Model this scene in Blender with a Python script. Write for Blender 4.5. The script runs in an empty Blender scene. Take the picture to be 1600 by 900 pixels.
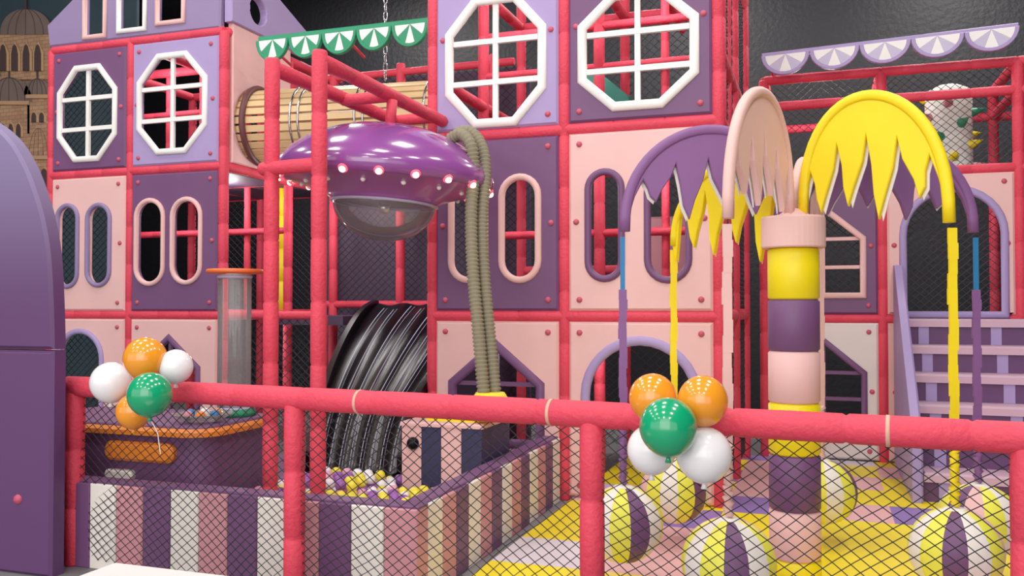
import bpy, bmesh, math, random
from mathutils import Vector, Matrix, Euler
from mathutils.geometry import tessellate_polygon
random.seed(4)
PI=math.pi
SC=bpy.context.scene; COL=SC.collection
F=1400.0; H=1.6; YAW=math.radians(19.1); PITCH=math.radians(1.15)
RC=Euler((PI/2+PITCH,0,YAW)).to_matrix(); CAM=Vector((0,0,H))
def ray(u,v): return RC@Vector(((u-800)/F,(450-v)/F,-1))
def PD(u,v,D): return CAM+ray(u,v)*D
def PY(u,v,Y): d=ray(u,v); return CAM+d*(Y/d.y)
X_=Vector((1,0,0)); Y_=Vector((0,1,0)); Z_=Vector((0,0,1))
RIGHT=RC@Vector((1,0,0)); AWAY=Vector((-math.sin(YAW),math.cos(YAW),0))
# ---------- materials
def lin(h):
    h=h.lstrip('#'); r=[int(h[i:i+2],16)/255 for i in (0,2,4)]
    return tuple(c/12.92 if c<=.04045 else ((c+.055)/1.055)**2.4 for c in r)
def M(name,hexc,rough=.5,bump=.15,scale=25,metal=0,coat=0,emit=0,var=.08,trans=0,alpha=1,spec=.35):
    m=bpy.data.materials.new(name); m.use_nodes=True; nt=m.node_tree; b=nt.nodes['Principled BSDF']
    c=lin(hexc)
    tc=nt.nodes.new('ShaderNodeTexCoord')
    if var>0:
        n=nt.nodes.new('ShaderNodeTexNoise'); n.inputs['Scale'].default_value=3; n.inputs['Detail'].default_value=4
        nt.links.new(tc.outputs['Object'],n.inputs['Vector'])
        mx=nt.nodes.new('ShaderNodeMix'); mx.data_type='RGBA'
        mx.inputs[6].default_value=(*[x*(1-var) for x in c],1); mx.inputs[7].default_value=(*[min(1,x*(1+var)) for x in c],1)
        nt.links.new(n.outputs['Fac'],mx.inputs[0]); nt.links.new(mx.outputs[2],b.inputs['Base Color'])
    else: b.inputs['Base Color'].default_value=(*c,1)
    b.inputs['Roughness'].default_value=rough; b.inputs['Metallic'].default_value=metal
    b.inputs['Coat Weight'].default_value=coat; b.inputs['Coat Roughness'].default_value=.08
    b.inputs['Specular IOR Level'].default_value=spec
    b.inputs['Transmission Weight'].default_value=trans; b.inputs['Alpha'].default_value=alpha
    if emit: b.inputs['Emission Color'].default_value=(*c,1); b.inputs['Emission Strength'].default_value=emit
    if bump>0:
        n2=nt.nodes.new('ShaderNodeTexNoise'); n2.inputs['Scale'].default_value=scale; n2.inputs['Detail'].default_value=3
        nt.links.new(tc.outputs['Object'],n2.inputs['Vector'])
        bp=nt.nodes.new('ShaderNodeBump'); bp.inputs['Strength'].default_value=bump; bp.inputs['Distance'].default_value=.02
        nt.links.new(n2.outputs['Fac'],bp.inputs['Height']); nt.links.new(bp.outputs['Normal'],b.inputs['Normal'])
    return m
pink=M('pink_vinyl','#E3B0AD',.5,.15,7); purple=M('purple_vinyl','#643D67',.5,.15,7); lav=M('lavender_vinyl','#9D88BB',.5,.15,7)
mauve=M('mauve_vinyl','#836F99',.5,.15,7); red=M('red_foam','#D5354B',.65,.35,40); white=M('white_frame','#EBE8E5',.5,.05)
yellow=M('yellow_vinyl','#EDD408',.45,.15,14); rose=M('rose_vinyl','#C4828C',.5,.12,10); cream=M('cream_vinyl','#E5DDD5',.5,.12,10)
orange=M('orange_vinyl','#E17A22',.4,.1); green=M('green_vinyl','#1B865C',.5,.08); lilac=M('lilac_vinyl','#B8B0CE',.5,.08)
palep=M('pale_grey_pink_vinyl','#D9CCC8',.5,.12,8); treadm=M('lilac_pink_tread','#C7A0B4',.5,.12,8); darkp=M('dark_purple_step','#58335F',.5,.12,8)
netm=M('black_net_cord','#0c0a0f',.7,0,var=0); netg=M('dark_net_cord','#2a2630',.7,0,var=0)
blackm=M('black_plastic','#0b0b10',.28,.0,coat=.0,var=0,spec=.12); deckm=M('dark_deck_vinyl','#43324a',.6,.1); ufom=M('purple_gloss_shell','#82408A',.2,0,coat=.7,var=0); ufol=M('purple_under_shell','#97509C',.3,0,coat=.5,var=0)
blackwall=M('black_foil_wall','#1a1b20',.5,.5,14,spec=.3)
darkwood=M('dark_wood_rim','#5a2f30',.5,.1)
hosem=M('olive_grey_hose','#7E7660',.65,.1,spec=.2); navy=M('navy_vinyl','#26264a',.45,.1); blue=M('blue_sleeve','#1C6FA6',.5,.1)
wood=M('pale_wood','#DBB682',.5,.1,60,var=.25)
def clear(name):
    m=bpy.data.materials.new(name); m.use_nodes=True; nt=m.node_tree; out=nt.nodes['Material Output']; nt.nodes.remove(nt.nodes['Principled BSDF'])
    t=nt.nodes.new('ShaderNodeBsdfTransparent'); t.inputs[0].default_value=(.99,.99,.99,1); g_=nt.nodes.new('ShaderNodeBsdfGlossy'); g_.inputs['Roughness'].default_value=.04; d=nt.nodes.new('ShaderNodeBsdfDiffuse'); d.inputs[0].default_value=(.95,.9,.92,1)
    f=nt.nodes.new('ShaderNodeFresnel'); f.inputs[0].default_value=1.4; m1=nt.nodes.new('ShaderNodeMixShader'); m2=nt.nodes.new('ShaderNodeMixShader'); m2.inputs[0].default_value=.1
    nt.links.new(f.outputs[0],m1.inputs[0]); nt.links.new(t.outputs[0],m1.inputs[1]); nt.links.new(g_.outputs[0],m1.inputs[2]); nt.links.new(m1.outputs[0],m2.inputs[1]); nt.links.new(d.outputs[0],m2.inputs[2]); nt.links.new(m2.outputs[0],out.inputs[0]); return m
glassm=clear('clear_acrylic'); glow=M('warm_bulb','#FFD2B0',.3,0,var=0,emit=6); bulbred=M('red_bulb_base','#E85068',.3,0,emit=.9)
lime=M('lime_vinyl','#E4E044',.45,.1); tape=M('beige_tape','#D9A08C',.6,.1); metal=M('steel','#B5B5BA',.25,0,metal=1,var=0)
leafp=M('leaf_purple','#794D83',.55,.2,7); leafk=M('leaf_pink','#E2B2AA',.55,.2,7); leafy=M('leaf_yellow','#F2D406',.55,.2,7)
b_or=M('orange_latex','#EC8C1C',.18,0,coat=.5,var=.03); b_gr=M('green_latex','#0A9460',.18,0,coat=.5,var=.03); b_wh=M('white_latex','#E8E6E9',.18,0,coat=.5,var=.02)
murdome=M('mural_dome','#66554F',.7,.2,20,var=.3); murwin=M('mural_window','#3d2c2c',.7,0); mursky=M('mural_night_sky','#24363f',.8,0,var=.3); murtrim=M('mural_trim','#AE8762',.7,.1,var=.2)
def brick(name,c1,c2,c3):
    m=M(name,c1,.7,0,var=0); nt=m.node_tree; b=nt.nodes['Principled BSDF']; tc=[n for n in nt.nodes if n.type=='TEX_COORD'][0]
    s=nt.nodes.new('ShaderNodeSeparateXYZ'); c=nt.nodes.new('ShaderNodeCombineXYZ'); t=nt.nodes.new('ShaderNodeTexBrick')
    nt.links.new(tc.outputs['Object'],s.inputs[0]); nt.links.new(s.outputs[0],c.inputs[0]); nt.links.new(s.outputs[2],c.inputs[1]); nt.links.new(c.outputs[0],t.inputs['Vector'])
    t.inputs['Scale'].default_value=4.5; t.inputs['Mortar Size'].default_value=.014
    for k,x in zip(('Color1','Color2','Mortar'),(c1,c2,c3)): t.inputs[k].default_value=(*lin(x),1)
    nt.links.new(t.outputs['Color'],b.inputs['Base Color']); return m
tan=brick('mural_stone','#AB8362','#946E52','#6b4f42'); tand=brick('mural_dark_stone','#825F4E','#70513f','#4c3833')
pitp=M('ball_purple','#8C4CA2',.3,0,var=0); pity=M('ball_yellow','#ECD932',.3,0,var=0); pitw=M('ball_white','#EDE8EC',.3,0,var=0); pitk=M('ball_pink','#E09CB8',.3,0,var=0)
teal=M('teal_vinyl','#2E8F7A',.5,.1); pale=M('pale_bench_vinyl','#EBD9D6',.5,.1,8); grey=M('grey_floor','#6d6a6e',.5,.1)
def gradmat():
    m=M('arch_purple_sheen','#512E5C',.5,.12,5,var=0); nt=m.node_tree; b=nt.nodes['Principled BSDF']
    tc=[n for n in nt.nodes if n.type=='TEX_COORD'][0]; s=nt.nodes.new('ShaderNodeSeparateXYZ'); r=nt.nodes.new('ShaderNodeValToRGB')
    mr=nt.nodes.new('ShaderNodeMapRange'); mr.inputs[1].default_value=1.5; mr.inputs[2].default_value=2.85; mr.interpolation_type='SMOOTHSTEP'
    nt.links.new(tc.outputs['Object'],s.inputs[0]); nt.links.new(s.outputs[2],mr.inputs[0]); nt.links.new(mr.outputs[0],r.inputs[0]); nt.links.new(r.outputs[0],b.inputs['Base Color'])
    r.color_ramp.elements[0].color=(*lin('#512E5C'),1); r.color_ramp.elements[1].color=(*lin('#7A6C95'),1)  # paler top paints the panel's sheen into its colour
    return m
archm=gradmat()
def floormat():
    m=M('soft_mat_patches','#ffffff',.45,.08,10,var=0); nt=m.node_tree; b=nt.nodes['Principled BSDF']
    tc=[n for n in nt.nodes if n.type=='TEX_COORD'][0]
    mp_=nt.nodes.new('ShaderNodeMapping'); mp_.inputs['Location'].default_value=(3.2,1.4,0); mp_.inputs['Scale'].default_value=(1.65,1.65,1)
    fl=nt.nodes.new('ShaderNodeVectorMath'); fl.operation='FLOOR'
    wn=nt.nodes.new('ShaderNodeTexWhiteNoise'); wn.noise_dimensions='2D'
    r=nt.nodes.new('ShaderNodeValToRGB'); r.color_ramp.interpolation='CONSTANT'
    nt.links.new(tc.outputs['Object'],mp_.inputs[0]); nt.links.new(mp_.outputs[0],fl.inputs[0]); nt.links.new(fl.outputs[0],wn.inputs['Vector']); nt.links.new(wn.outputs['Value'],r.inputs[0]); nt.links.new(r.outputs[0],b.inputs['Base Color'])
    e=r.color_ramp.elements; e[0].color=(*lin('#F0D610'),1); e[1].position=.46; e[1].color=(*lin('#8468AA'),1)
    x=e.new(.72); x.color=(*lin('#E2A8A8'),1); x=e.new(.92); x.color=(*lin('#D8CDD5'),1)
    return m
matm=floormat()
# ---------- geometry
def frm(o,A=X_,N=-Y_,B=Z_): return (Vector(o),Vector(A).normalized(),Vector(B).normalized(),Vector(N).normalized())
def area(l): return sum(l[i][0]*l[(i+1)%len(l)][1]-l[(i+1)%len(l)][0]*l[i][1] for i in range(len(l)))/2
def ccw(l): return list(l) if area(l)>0 else list(l)[::-1]
def off(l,d):
    n=len(l); out=[]
    for i in range(n):
        p=Vector(l[i-1]); q=Vector(l[i]); r=Vector(l[(i+1)%n])
        e1=(q-p); e2=(r-q)
        if e1.length<1e-9 or e2.length<1e-9: out.append(tuple(q)); continue
        e1.normalize(); e2.normalize()
        n1=Vector((e1.y,-e1.x)); n2=Vector((e2.y,-e2.x)); m=n1+n2
        if m.length<1e-4: m=n1
        m.normalize(); k=max(.45,m.dot(n1)); out.append(tuple(q+m*(d/k)))
    return out
ORG={}
class MB:
    def __init__(s): s.v=[]; s.f=[]; s.m=[]; s.s=[]
    def face(s,idx,mi=0,sm=False): s.f.append(tuple(idx)); s.m.append(mi); s.s.append(sm)
    def plate(s,out,holes,fr,t=.06,bev=.012,mi=0,c0=0):
        o,A,B,N=fr; out=ccw(out); holes=[ccw(h) for h in holes]
        L=[out]+holes
        fl=[off(out,-bev)]+[off(h,bev) for h in holes]
        def put(loops,c):
            st=[]
            for l in loops:
                st.append(len(s.v)); s.v+= [o+A*p[0]+B*p[1]+N*c for p in l]
            return st
        def tess(loops,base):
            for t3 in tessellate_polygon([[Vector((p[0],p[1],0)) for p in l] for l in loops]): s.face([base+i for i in t3],mi)
        a=put(fl,c0+t); b=put(L,c0+t-bev); c=put(L,c0)
        tess(fl,a[0]); tess(L,c[0])
        for (x,y) in ((a,b),(b,c)):
            for k,l in enumerate(L):
                n=len(l)
                for i in range(n): j=(i+1)%n; s.face((x[k]+i,x[k]+j,y[k]+j,y[k]+i),mi)
        return s
    def ring(s,loop,fr,w=.06,h=.03,c0=.0,mi=0):
        o,A,B,N=fr; loop=ccw(loop); prof=[(-w/2,0),(-w/2,h*.6),(-w/4,h),(w/4,h),(w/2,h*.6),(w/2,0)]
        st=[]
        for d,c in prof:
            st.append(len(s.v)); s.v+=[o+A*p[0]+B*p[1]+N*(c0+c) for p in off(loop,d)]
        n=len(loop)
        for k in range(len(prof)):
            a=st[k]; b=st[(k+1)%len(prof)]
            for i in range(n): j=(i+1)%n; s.face((a+i,a+j,b+j,b+i),mi,True)
        return s
    def tube(s,pts,r,n=12,mi=0,sm=True,closed=False):
        pts=[Vector(p) for p in pts]; m=len(pts); rr=r if isinstance(r,(list,tuple)) else [r]*m
        up=None; st=[]
        for i,p in enumerate(pts):
            if closed: t=pts[(i+1)%m]-pts[i-1]
            else: t=pts[min(i+1,m-1)]-pts[max(i-1,0)]
            t.normalize()
            if up is None:
                up=Z_ if abs(t.z)<.9 else X_
            x=up-t*up.dot(t); x.normalize(); y=t.cross(x); up=x
            st.append(len(s.v)); s.v+=[p+(x*math.cos(2*PI*k/n)+y*math.sin(2*PI*k/n))*rr[i] for k in range(n)]
        for i in range(m if closed else m-1):
            a=st[i]; b=st[(i+1)%m]
            for k in range(n): l=(k+1)%n; s.face((a+k,a+l,b+l,b+k),mi,sm)
        if not closed: s.face([st[0]+k for k in range(n)][::-1],mi); s.face([st[-1]+k for k in range(n)],mi)
        return s
    def pad(s,p0,p1,r=.055,seg=.42,mi=0,n=14):
        p0=Vector(p0); p1=Vector(p1); L=(p1-p0).length; k=max(1,round(L/seg)); P=[];R=[]
        for i in range(k):
            for t,q in ((0.0,.86),(.03,.98),(.5,1.0),(.97,.98)): P.append(p0.lerp(p1,(i+t)/k)); R.append(r*q)
        P.append(p1); R.append(r*.86)
        return s.tube(P,R,n,mi)
    def box(s,c,sz,fr=None,mi=0,bev=0):
        c=Vector(c); x,y,z=[q/2 for q in sz]; A,B,N=(X_,Y_,Z_) if fr is None else fr
        if bev>0: return s.plate([(-x,-y),(x,-y),(x,y),(-x,y)],[],(c-Vector(N)*z,A,B,N),t=2*z,bev=bev,mi=mi)
        b=len(s.v)
        for k in (-1,1):
            for i,j in ((-1,-1),(1,-1),(1,1),(-1,1)): s.v.append(c+A*i*x+B*j*y+N*k*z)
        for q in ((0,3,2,1),(4,5,6,7),(0,1,5,4),(1,2,6,5),(2,3,7,6),(3,0,4,7)): s.face([b+i for i in q],mi)
        return s
    def lathe(s,prof,c=(0,0,0),n=40,mi=0,sm=True,fr=None,mf=None):
        c=Vector(c); A,B,N=(X_,Y_,Z_) if fr is None else fr; st=[]
        for r,z in prof:
            st.append(len(s.v))
            if r<1e-6: s.v.append(c+N*z)
            else: s.v+=[c+(A*math.cos(2*PI*k/n)+B*math.sin(2*PI*k/n))*r+N*z for k in range(n)]
        for i in range(len(prof)-1):
            a,b=st[i],st[i+1]; ra,rb=prof[i][0]<1e-6,prof[i+1][0]<1e-6
            for k in range(n):
                l=(k+1)%n; mm=mf(k,i) if mf else mi
                if ra and rb: continue
                if ra: s.face((a,b+l,b+k),mm,sm)
                elif rb: s.face((a+k,a+l,b),mm,sm)
                else: s.face((a+k,a+l,b+l,b+k),mm,sm)
        return s
    def sphere(s,c,r,n=20,mi=0,sy=1,fr=None,mf=None,rings=12):
        return s.lathe([(r*math.sin(PI*i/rings),-r*sy*math.cos(PI*i/rings)) for i in range(rings+1)],c,n,mi,True,fr,mf)
    def net(s,fr,a0,a1,b0,b1,cw=.1,ch=.09,r=.003,warp=None,seg=1):
        o,A,B,N=fr
        for sg in (1,-1):
            ks=[a0/cw+sg*b/ch for b in (b0,b1)]+[a1/cw+sg*b/ch for b in (b0,b1)]
            for k in range(math.ceil(min(ks)),math.floor(max(ks))+1):
                bb=sorted([sg*(k-a0/cw)*ch, sg*(k-a1/cw)*ch]); lo=max(b0,bb[0]); hi=min(b1,bb[1])
                if hi-lo<.004: continue
                n=max(1,int((hi-lo)/seg)) if warp else 1; P=[]
                for i in range(n+1):
                    b=lo+(hi-lo)*i/n; a=cw*(k-sg*b/ch); c=0
                    if warp: a,b2,c=warp(a,b)
                    else: b2=b
                    P.append(o+A*a+B*b2+N*c)
                s.tube(P,r,3,0,False)
        return s
    def build(s,name,mats,parent=None,origin=None):
        org=ORG[parent.name] if parent is not None else Vector(origin or (0,0,0))
        me=bpy.data.meshes.new(name); me.from_pydata([tuple(v-org) for v in s.v],[],s.f)
        mats=mats if isinstance(mats,(list,tuple)) else [mats]
        for m in mats: me.materials.append(m)
        me.polygons.foreach_set('material_index',s.m); me.polygons.foreach_set('use_smooth',s.s)
        bm=bmesh.new(); bm.from_mesh(me)
        bmesh.ops.recalc_face_normals(bm,faces=bm.faces); bm.to_mesh(me); bm.free()
        o=bpy.data.objects.new(name,me); COL.objects.link(o); ORG[o.name]=org
        if parent is not None: o.parent=parent
        else: o.location=org
        return o
def thing(name,label,cat,loc=(0,0,0),group=None,local=False):
    o=bpy.data.objects.new(name,None); COL.objects.link(o); o.location=loc; o.empty_display_size=.1
    o['label']=label; o['category']=cat
    if group: o['group']=group
    ORG[o.name]=Vector((0,0,0)) if local else Vector(loc); return o
def tag(o,label,cat,group=None,kind=None):
    o['label']=label; o['category']=cat
    if group: o['group']=group
    if kind: o['kind']=kind
    return o
def cr(P,n=14):
    P=[Vector(p) for p in P]; Q=[P[0]]+P+[P[-1]]; out=[]
    for i in range(1,len(Q)-2):
        for k in range(n):
            t=k/n; a,b,c,d=Q[i-1],Q[i],Q[i+1],Q[i+2]
            out.append(.5*((2*b)+(c-a)*t+(2*a-5*b+4*c-d)*t*t+(3*b-a-3*c+d)*t**3))
    out.append(P[-1]); return out
# ---------- loops
def rect(x0,z0,x1,z1): return [(x0,z0),(x1,z0),(x1,z1),(x0,z1)]
def bb(u0,v0,u1,v1,Y):
    um=(u0+u1)/2; vm=(v0+v1)/2
    x0=PY(u0,vm,Y).x; x1=PY(u1,vm,Y).x; z1=PY(um,v0,Y).z; z0=PY(um,v1,Y).z
    return x0,z0,x1,z1
def octo(x0,z0,x1,z1):
    a=(x1-x0)*.29; b=(z1-z0)*.26
    return [(x0+a,z0),(x1-a,z0),(x1,z0+b),(x1,z1-b),(x1-a,z1),(x0+a,z1),(x0,z1-b),(x0,z0+b)]
def stad(x0,z0,x1,z1):
    r=(x1-x0)/2; cx=(x0+x1)/2; L=[]
    for i in range(13): t=PI*i/12; L.append((cx+r*math.cos(t),z1-r+r*math.sin(t)))
    for i in range(13): t=PI+PI*i/12; L.append((cx+r*math.cos(t),z0+r+r*math.sin(t)))
    return L
def archl(x0,z0,x1,z1):
    r=(x1-x0)/2; cx=(x0+x1)/2; h=min(r,z1-z0-.05); L=[(x0,z0),(x1,z0)]
    for i in range(17): t=PI*i/16; L.append((cx+r*math.cos(t),z1-h+h*math.sin(t)))
    return L
def house(x0,z0,x1,z1):
    g=(x1-x0)*.42; return [(x0,z0),(x1,z0),(x1,z1-g),((x0+x1)/2,z1),(x0,z1-g)]
def muntin(mb,fr,x0,z0,x1,z1,nv,nh,w=.035,c=.045):
    o,A,B,N=fr
    for i in range(nv):
        x=x0+(x1-x0)*(i+1)/(nv+1); mb.box(o+A*x+B*(z0+z1)/2+N*c,(w,z1-z0,.03),(A,B,N))
    for i in range(nh):
        z=z0+(z1-z0)*(i+1)/(nh+1); mb.box(o+A*(x0+x1)/2+B*z+N*(c-.0005),(x1-x0,w,.036),(A,B,N))
M_btn=M('button_rose','#B8465E',.4,0)
def panel(root,fr,outline,mat,wins=(),btn=True,t=.07):
    fns={'oct':octo,'slot':stad,'arch':archl,'house':house,'rect':rect}
    loops=[fns[w[0]](*w[1]) for w in wins]
    p=MB().plate(outline,loops,fr,t=t,bev=.02).build('wall_panel',mat,root)
    for w,l in zip(wins,loops):
        mb=MB().ring(l,fr,w[3],.04,t-.012)
        x0,z0,x1,z1=w[1]
        if w[0]=='house':
            g=(x1-x0)*.42; muntin(mb,fr,x0,z0,x1,z1-.04,1,0,c=t-.03)
            o,A,B,N=fr
            for zz in ((z1-g),(z0+(z1-g-z0)*.5)): mb.box(o+A*(x0+x1)/2+B*zz+N*(t-.0305),(x1-x0,.035,.036),(A,B,N))
        elif w[0]=='oct': muntin(mb,fr,x0,z0,x1,z1,w[4],w[5],w=.045,c=t-.02)
        elif w[4] or w[5]: muntin(mb,fr,x0,z0,x1,z1,w[4],w[5],c=t-.03)
        mb.build('window_frame',w[2],p)
    if btn:
        xs=[q[0] for q in outline]; zs=[q[1] for q in outline]; x0,x1,z0,z1=min(xs),max(xs),min(zs),max(zs); o,A,B,N=fr; d=.09
        for (a,b) in ((x0+d,z0+d),(x1-d,z0+d),(x0+d,z1-d),(x1-d,z1-d),(x0+d*.7,(z0+z1)/2),(x1-d*.7,(z0+z1)/2)):
            MB().lathe([(.026,0),(.024,.01),(.014,.018),(0,.021)],o+A*a+B*b+N*(t-.002),12,fr=(A,B,N)).build('button',M_btn,p)
    return p
R=.055
def post(root,x,y,z0,z1,r=R): return MB().pad((x,y,z0),(x,y,z1),r).build('post',red,root)
def beam(root,p0,p1,r=R): return MB().pad(p0,p1,r).build('beam',red,root)
def xg(u,Y): return PY(u,350,Y).x
# ================= setting
def struct(name,mb,mat): o=mb.build(name,mat); o['kind']='structure'; return o
struct('floor',MB().box((-3,4,-.05),(30,24,.1)),grey)
struct('floor_soft_mat',MB().plate(rect(-1.95,4.2,4.6,9.75),[],frm((0,0,.001),X_,Z_,Y_),t=.03,bev=.01),matm)
struct('wall_back',MB().box((-3,14.1,3.7),(30,.2,7.6)),blackwall)
struct('wall_right',MB().box((7.1,5,3.7),(.2,18,7.6)),blackwall)
struct('wall_left',MB().box((-17.1,5,3.7),(.2,18,7.6)),blackwall)
struct('ceiling',MB().box((-3,4,7.6),(30,24,.2)),blackwall)
YL,YC,YR=8.0,7.2,9.8
# ================= left tower
LX=[xg(u,YL) for u in (83,207,351)]; zl=[0]+[PY(215,v,YL).z for v in (492,268,66)]
fL=frm((0,YL,0)); g=.045
T=thing('play_tower','left play tower of pink, purple and lavender padded panels with two small white octagon windows','play tower',((LX[0]+LX[2])/2,YL,0))
def cell(x0,x1,z0,z1): return rect(x0+g,z0+g,x1-g,z1-g)
def W(kind,px,Y,mat,w=.05,nv=0,nh=0): return (kind,bb(*px,Y),mat,w,nv,nh)
panel(T,fL,cell(LX[0],LX[1],zl[2],zl[3]),purple,[W('oct',(101,108,187,250),YL,white,.065,1,2)])
panel(T,fL,cell(LX[1],LX[2],zl[2],zl[3]),lav,[W('oct',(225,89,327,238),YL,white,.065,1,2)])
panel(T,fL,cell(LX[0],LX[1],zl[1],zl[2]),pink,[W('slot',(97,322,129,448),YL,mauve),W('slot',(144,321,179,446),YL,mauve)])
panel(T,fL,cell(LX[1],LX[2],zl[1],zl[2]),purple,[W('slot',(220,314,262,444),YL,pink),W('slot',(276,312,320,442),YL,pink)])
panel(T,fL,cell(LX[0],LX[1],0,zl[1]),pink,[W('arch',(98,517,166,690),YL,lav,.06)])
panel(T,fL,cell(LX[1],LX[2],0,zl[1]),pink,[W('house',(226,527,316,650),YL,purple,.06,1,1)])
att=[PY(u,v,YL) for u,v in ((84,76),(80,42),(127,-6),(200,-75),(352,-60),(350,46))]
panel(T,fL,[(p.x,p.z) for p in att],mauve,[W('arch',(140,-20,172,60),YL,pink),W('rect',(193,-35,234,50),YL,white),W('rect',(253,-35,294,38),YL,pink)],btn=False)
for x in LX: post(T,x,YL-.02,0,zl[3])
for z in zl[1:]:
    for a,b in ((0,1),(1,2)): beam(T,(LX[a],YL-.02,z),(LX[b],YL-.02,z))
fLs=frm((LX[2],0,0),Y_,X_)
tcz=3.60; tcy=8.5
circ=lambda cy,cz,r,n=28:[(cy+r*math.cos(2*PI*i/n),cz+r*math.sin(2*PI*i/n)) for i in range(n)]
MB().plate(rect(YL+g,zl[2]+g,YL+1.15,zl[3]+.15),[circ(tcy,tcz,.42)],fLs,t=.06).build('side_panel',pink,T)
MB().plate([(YL-.02,zl[3]+.1),(YL+1.45,zl[3]+.1),(YL+1.45,zl[3]+.42),(YL-.02,zl[3]+.95)],[stad(YL+.3,zl[3]+.2,YL+.62,zl[3]+.5)],fLs,t=.09,c0=.0).build('roof_side_panel',lav,T)
for y in (YL+1.2,YL+2.4):
    for x in LX: post(T,x,y,0,zl[3])
    for z in zl[1:]:
        beam(T,(LX[0],y,z),(LX[2],y,z))
for x in LX:
    for z in zl[1:]: beam(T,(x,YL,z),(x,YL+2.4,z))
for z in (2.5,4.0): beam(T,(LX[0],YL+1.2,z),(LX[2],YL+1.2,z),.04)
for x in ((LX[0]+LX[1])/2,(LX[1]+LX[2])/2): post(T,x,YL+1.25,zl[1],zl[3],.04)
for z in zl[1:3]: MB().box(((LX[0]+LX[2])/2,YL+1.2,z-.02),(LX[2]-LX[0]-.1,2.2,.06)).build('deck',deckm,T)
MB().net(frm((0,YL+.12,0)),LX[0],LX[1],.1,zl[3],.09,.08,.004).build('safety_net',netm,T)
MB().net(frm((0,YL+2.4,0)),LX[0],LX[2],.1,zl[3],.1,.09,.005).build('safety_net',netg,T)
MB().pad((LX[2]-.28,YL+1.5,zl[1]),(LX[2]-.28,YL+1.5,zl[2]),.12).build('padded_column',yellow,T)
# ================= centre tower
CX=[xg(u,YC) for u in (679,884,1124)]; zc=[0]+[PY(900,v,YC).z for v in (494,203)]+[4.75]
fC=frm((0,YC,0))
T=thing('play_tower','tall centre play tower with two large white octagon windows behind the saucer','play tower',((CX[0]+CX[2])/2,YC,0))
panel(T,fC,cell(CX[0],CX[1],zc[2],zc[3]),lav,[W('oct',(707,3,851,194),YC,white,.075,1,2)])
panel(T,fC,cell(CX[1],CX[2],zc[2],zc[3]),purple,[W('oct',(913,-6,1087,167),YC,white,.075,1,2)])
panel(T,fC,cell(CX[0],CX[1],zc[1],zc[2]),purple,[W('slot',(710,279,763,438),YC,pink,.055),W('slot',(788,278,845,438),YC,pink,.055)])
panel(T,fC,cell(CX[1],CX[2],zc[1],zc[2]),pink,[W('slot',(922,270,974,436),YC,purple,.055),W('slot',(1014,270,1078,438),YC,purple,.055)])
panel(T,fC,cell(CX[0],CX[1],0,zc[1]),pink,[W('house',(712,538,848,690),YC,purple,.075,1,1)])
panel(T,fC,cell(CX[1],CX[2],0,zc[1]),pink,[W('arch',(918,532,1092,765),YC,lav,.075)])
ys=[YC-.02,YC+1.2,YC+2.4]
for y in ys:
    for x in CX: post(T,x,y,0,5.6)
    for z in zc[1:]:
        for a,b in ((0,1),(1,2)): beam(T,(CX[a],y,z),(CX[b],y,z))
for x in CX:
    for z in zc[1:]+[3.6]: beam(T,(x,YC,z),(x,YC+2.4,z))
for dx in (.3,.75): post(T,CX[2]+.0,YC+dx,zc[1],5.6,.03)
for z in (2.3,3.9,4.3): beam(T,(CX[0],YC+1.2,z),(CX[2],YC+1.2,z),.04)
for z in (2.0,4.2): beam(T,(CX[0],YC+2.4,z),(CX[2],YC+2.4,z),.045)
for x in ((CX[0]+CX[1])/2,(CX[1]+CX[2])/2): post(T,x,YC+1.25,zc[1],5.4,.04); beam(T,(x,YC+.3,4.55),(x,YC+2.4,4.55),.04)
for z in zc[1:3]: MB().box(((CX[0]+CX[2])/2,YC+1.2,z-.02),(CX[2]-CX[0]-.1,2.2,.06)).build('deck',deckm,T)
MB().net(frm((0,YC+2.4,0)),CX[0],CX[2],.1,5,.1,.09,.004).build('safety_net',netg,T)
MB().net(frm((CX[2],0,0),Y_,X_),YC,YC+2.4,.1,5.4,.1,.09,.004).build('side_net',netg,T)
MB().plate([(CX[0]+.5,zc[2]+.05),(CX[0]+1.3,zc[2]+.05),(CX[0]+1.3,zc[2]+.75),(CX[0]+.9,zc[2]+1.1),(CX[0]+.5,zc[2]+.75)],[],frm((0,YC+2.2,0)),t=.08).build('inner_panel',teal,T)
MB().box((CX[1]+.5,YC+2.0,zc[1]+.55),(.8,.1,.9),bev=.02).build('inner_panel',rose,T)
# ================= right tower
RX=[xg(u,YR) for u in (1195,1378,1592)]; zr=[0,PY(1390,498,YR).z,PY(1540,264,YR).z,PY(1390,112,YR).z]
fR=frm((0,YR,0))
T=thing('play_tower','right play tower with netted upper deck above the soft staircase','play tower',((RX[0]+RX[2])/2,YR,0))
panel(T,fR,cell(RX[0],RX[1],zr[1],zr[2]),purple,[W('house',(1226,326,1348,462),YR,pink,.06,1,1)])
panel(T,fR,cell(RX[0],RX[1],0,zr[1]),palep,[W('house',(1226,532,1350,662),YR,purple,.06,1,1)])
panel(T,fR,cell(RX[1],RX[2],zr[1],zr[2]),pink,[W('arch',(1410,296,1568,492),YR,lav,.07)])
panel(T,fR,cell(RX[1],RX[2],0,zr[1]),pink)
xe=RX[2]+1.25
for k,y in enumerate((YR-.02,YR+1.3)):
    for x in RX+[xe]: post(T,x,y,0,zr[3])
    for z in zr[1:]+[zr[3]-.28]:
        for a,b in ((0,1),(1,2)): beam(T,(RX[a],y,z),(RX[b],y,z),.05)
        beam(T,(RX[2],y,z),(xe,y,z),.05)
for x in RX+[xe]:
    for z in zr[1:]+[zr[3]-.28]: beam(T,(x,YR,z),(x,YR+1.3,z),.05)
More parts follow.
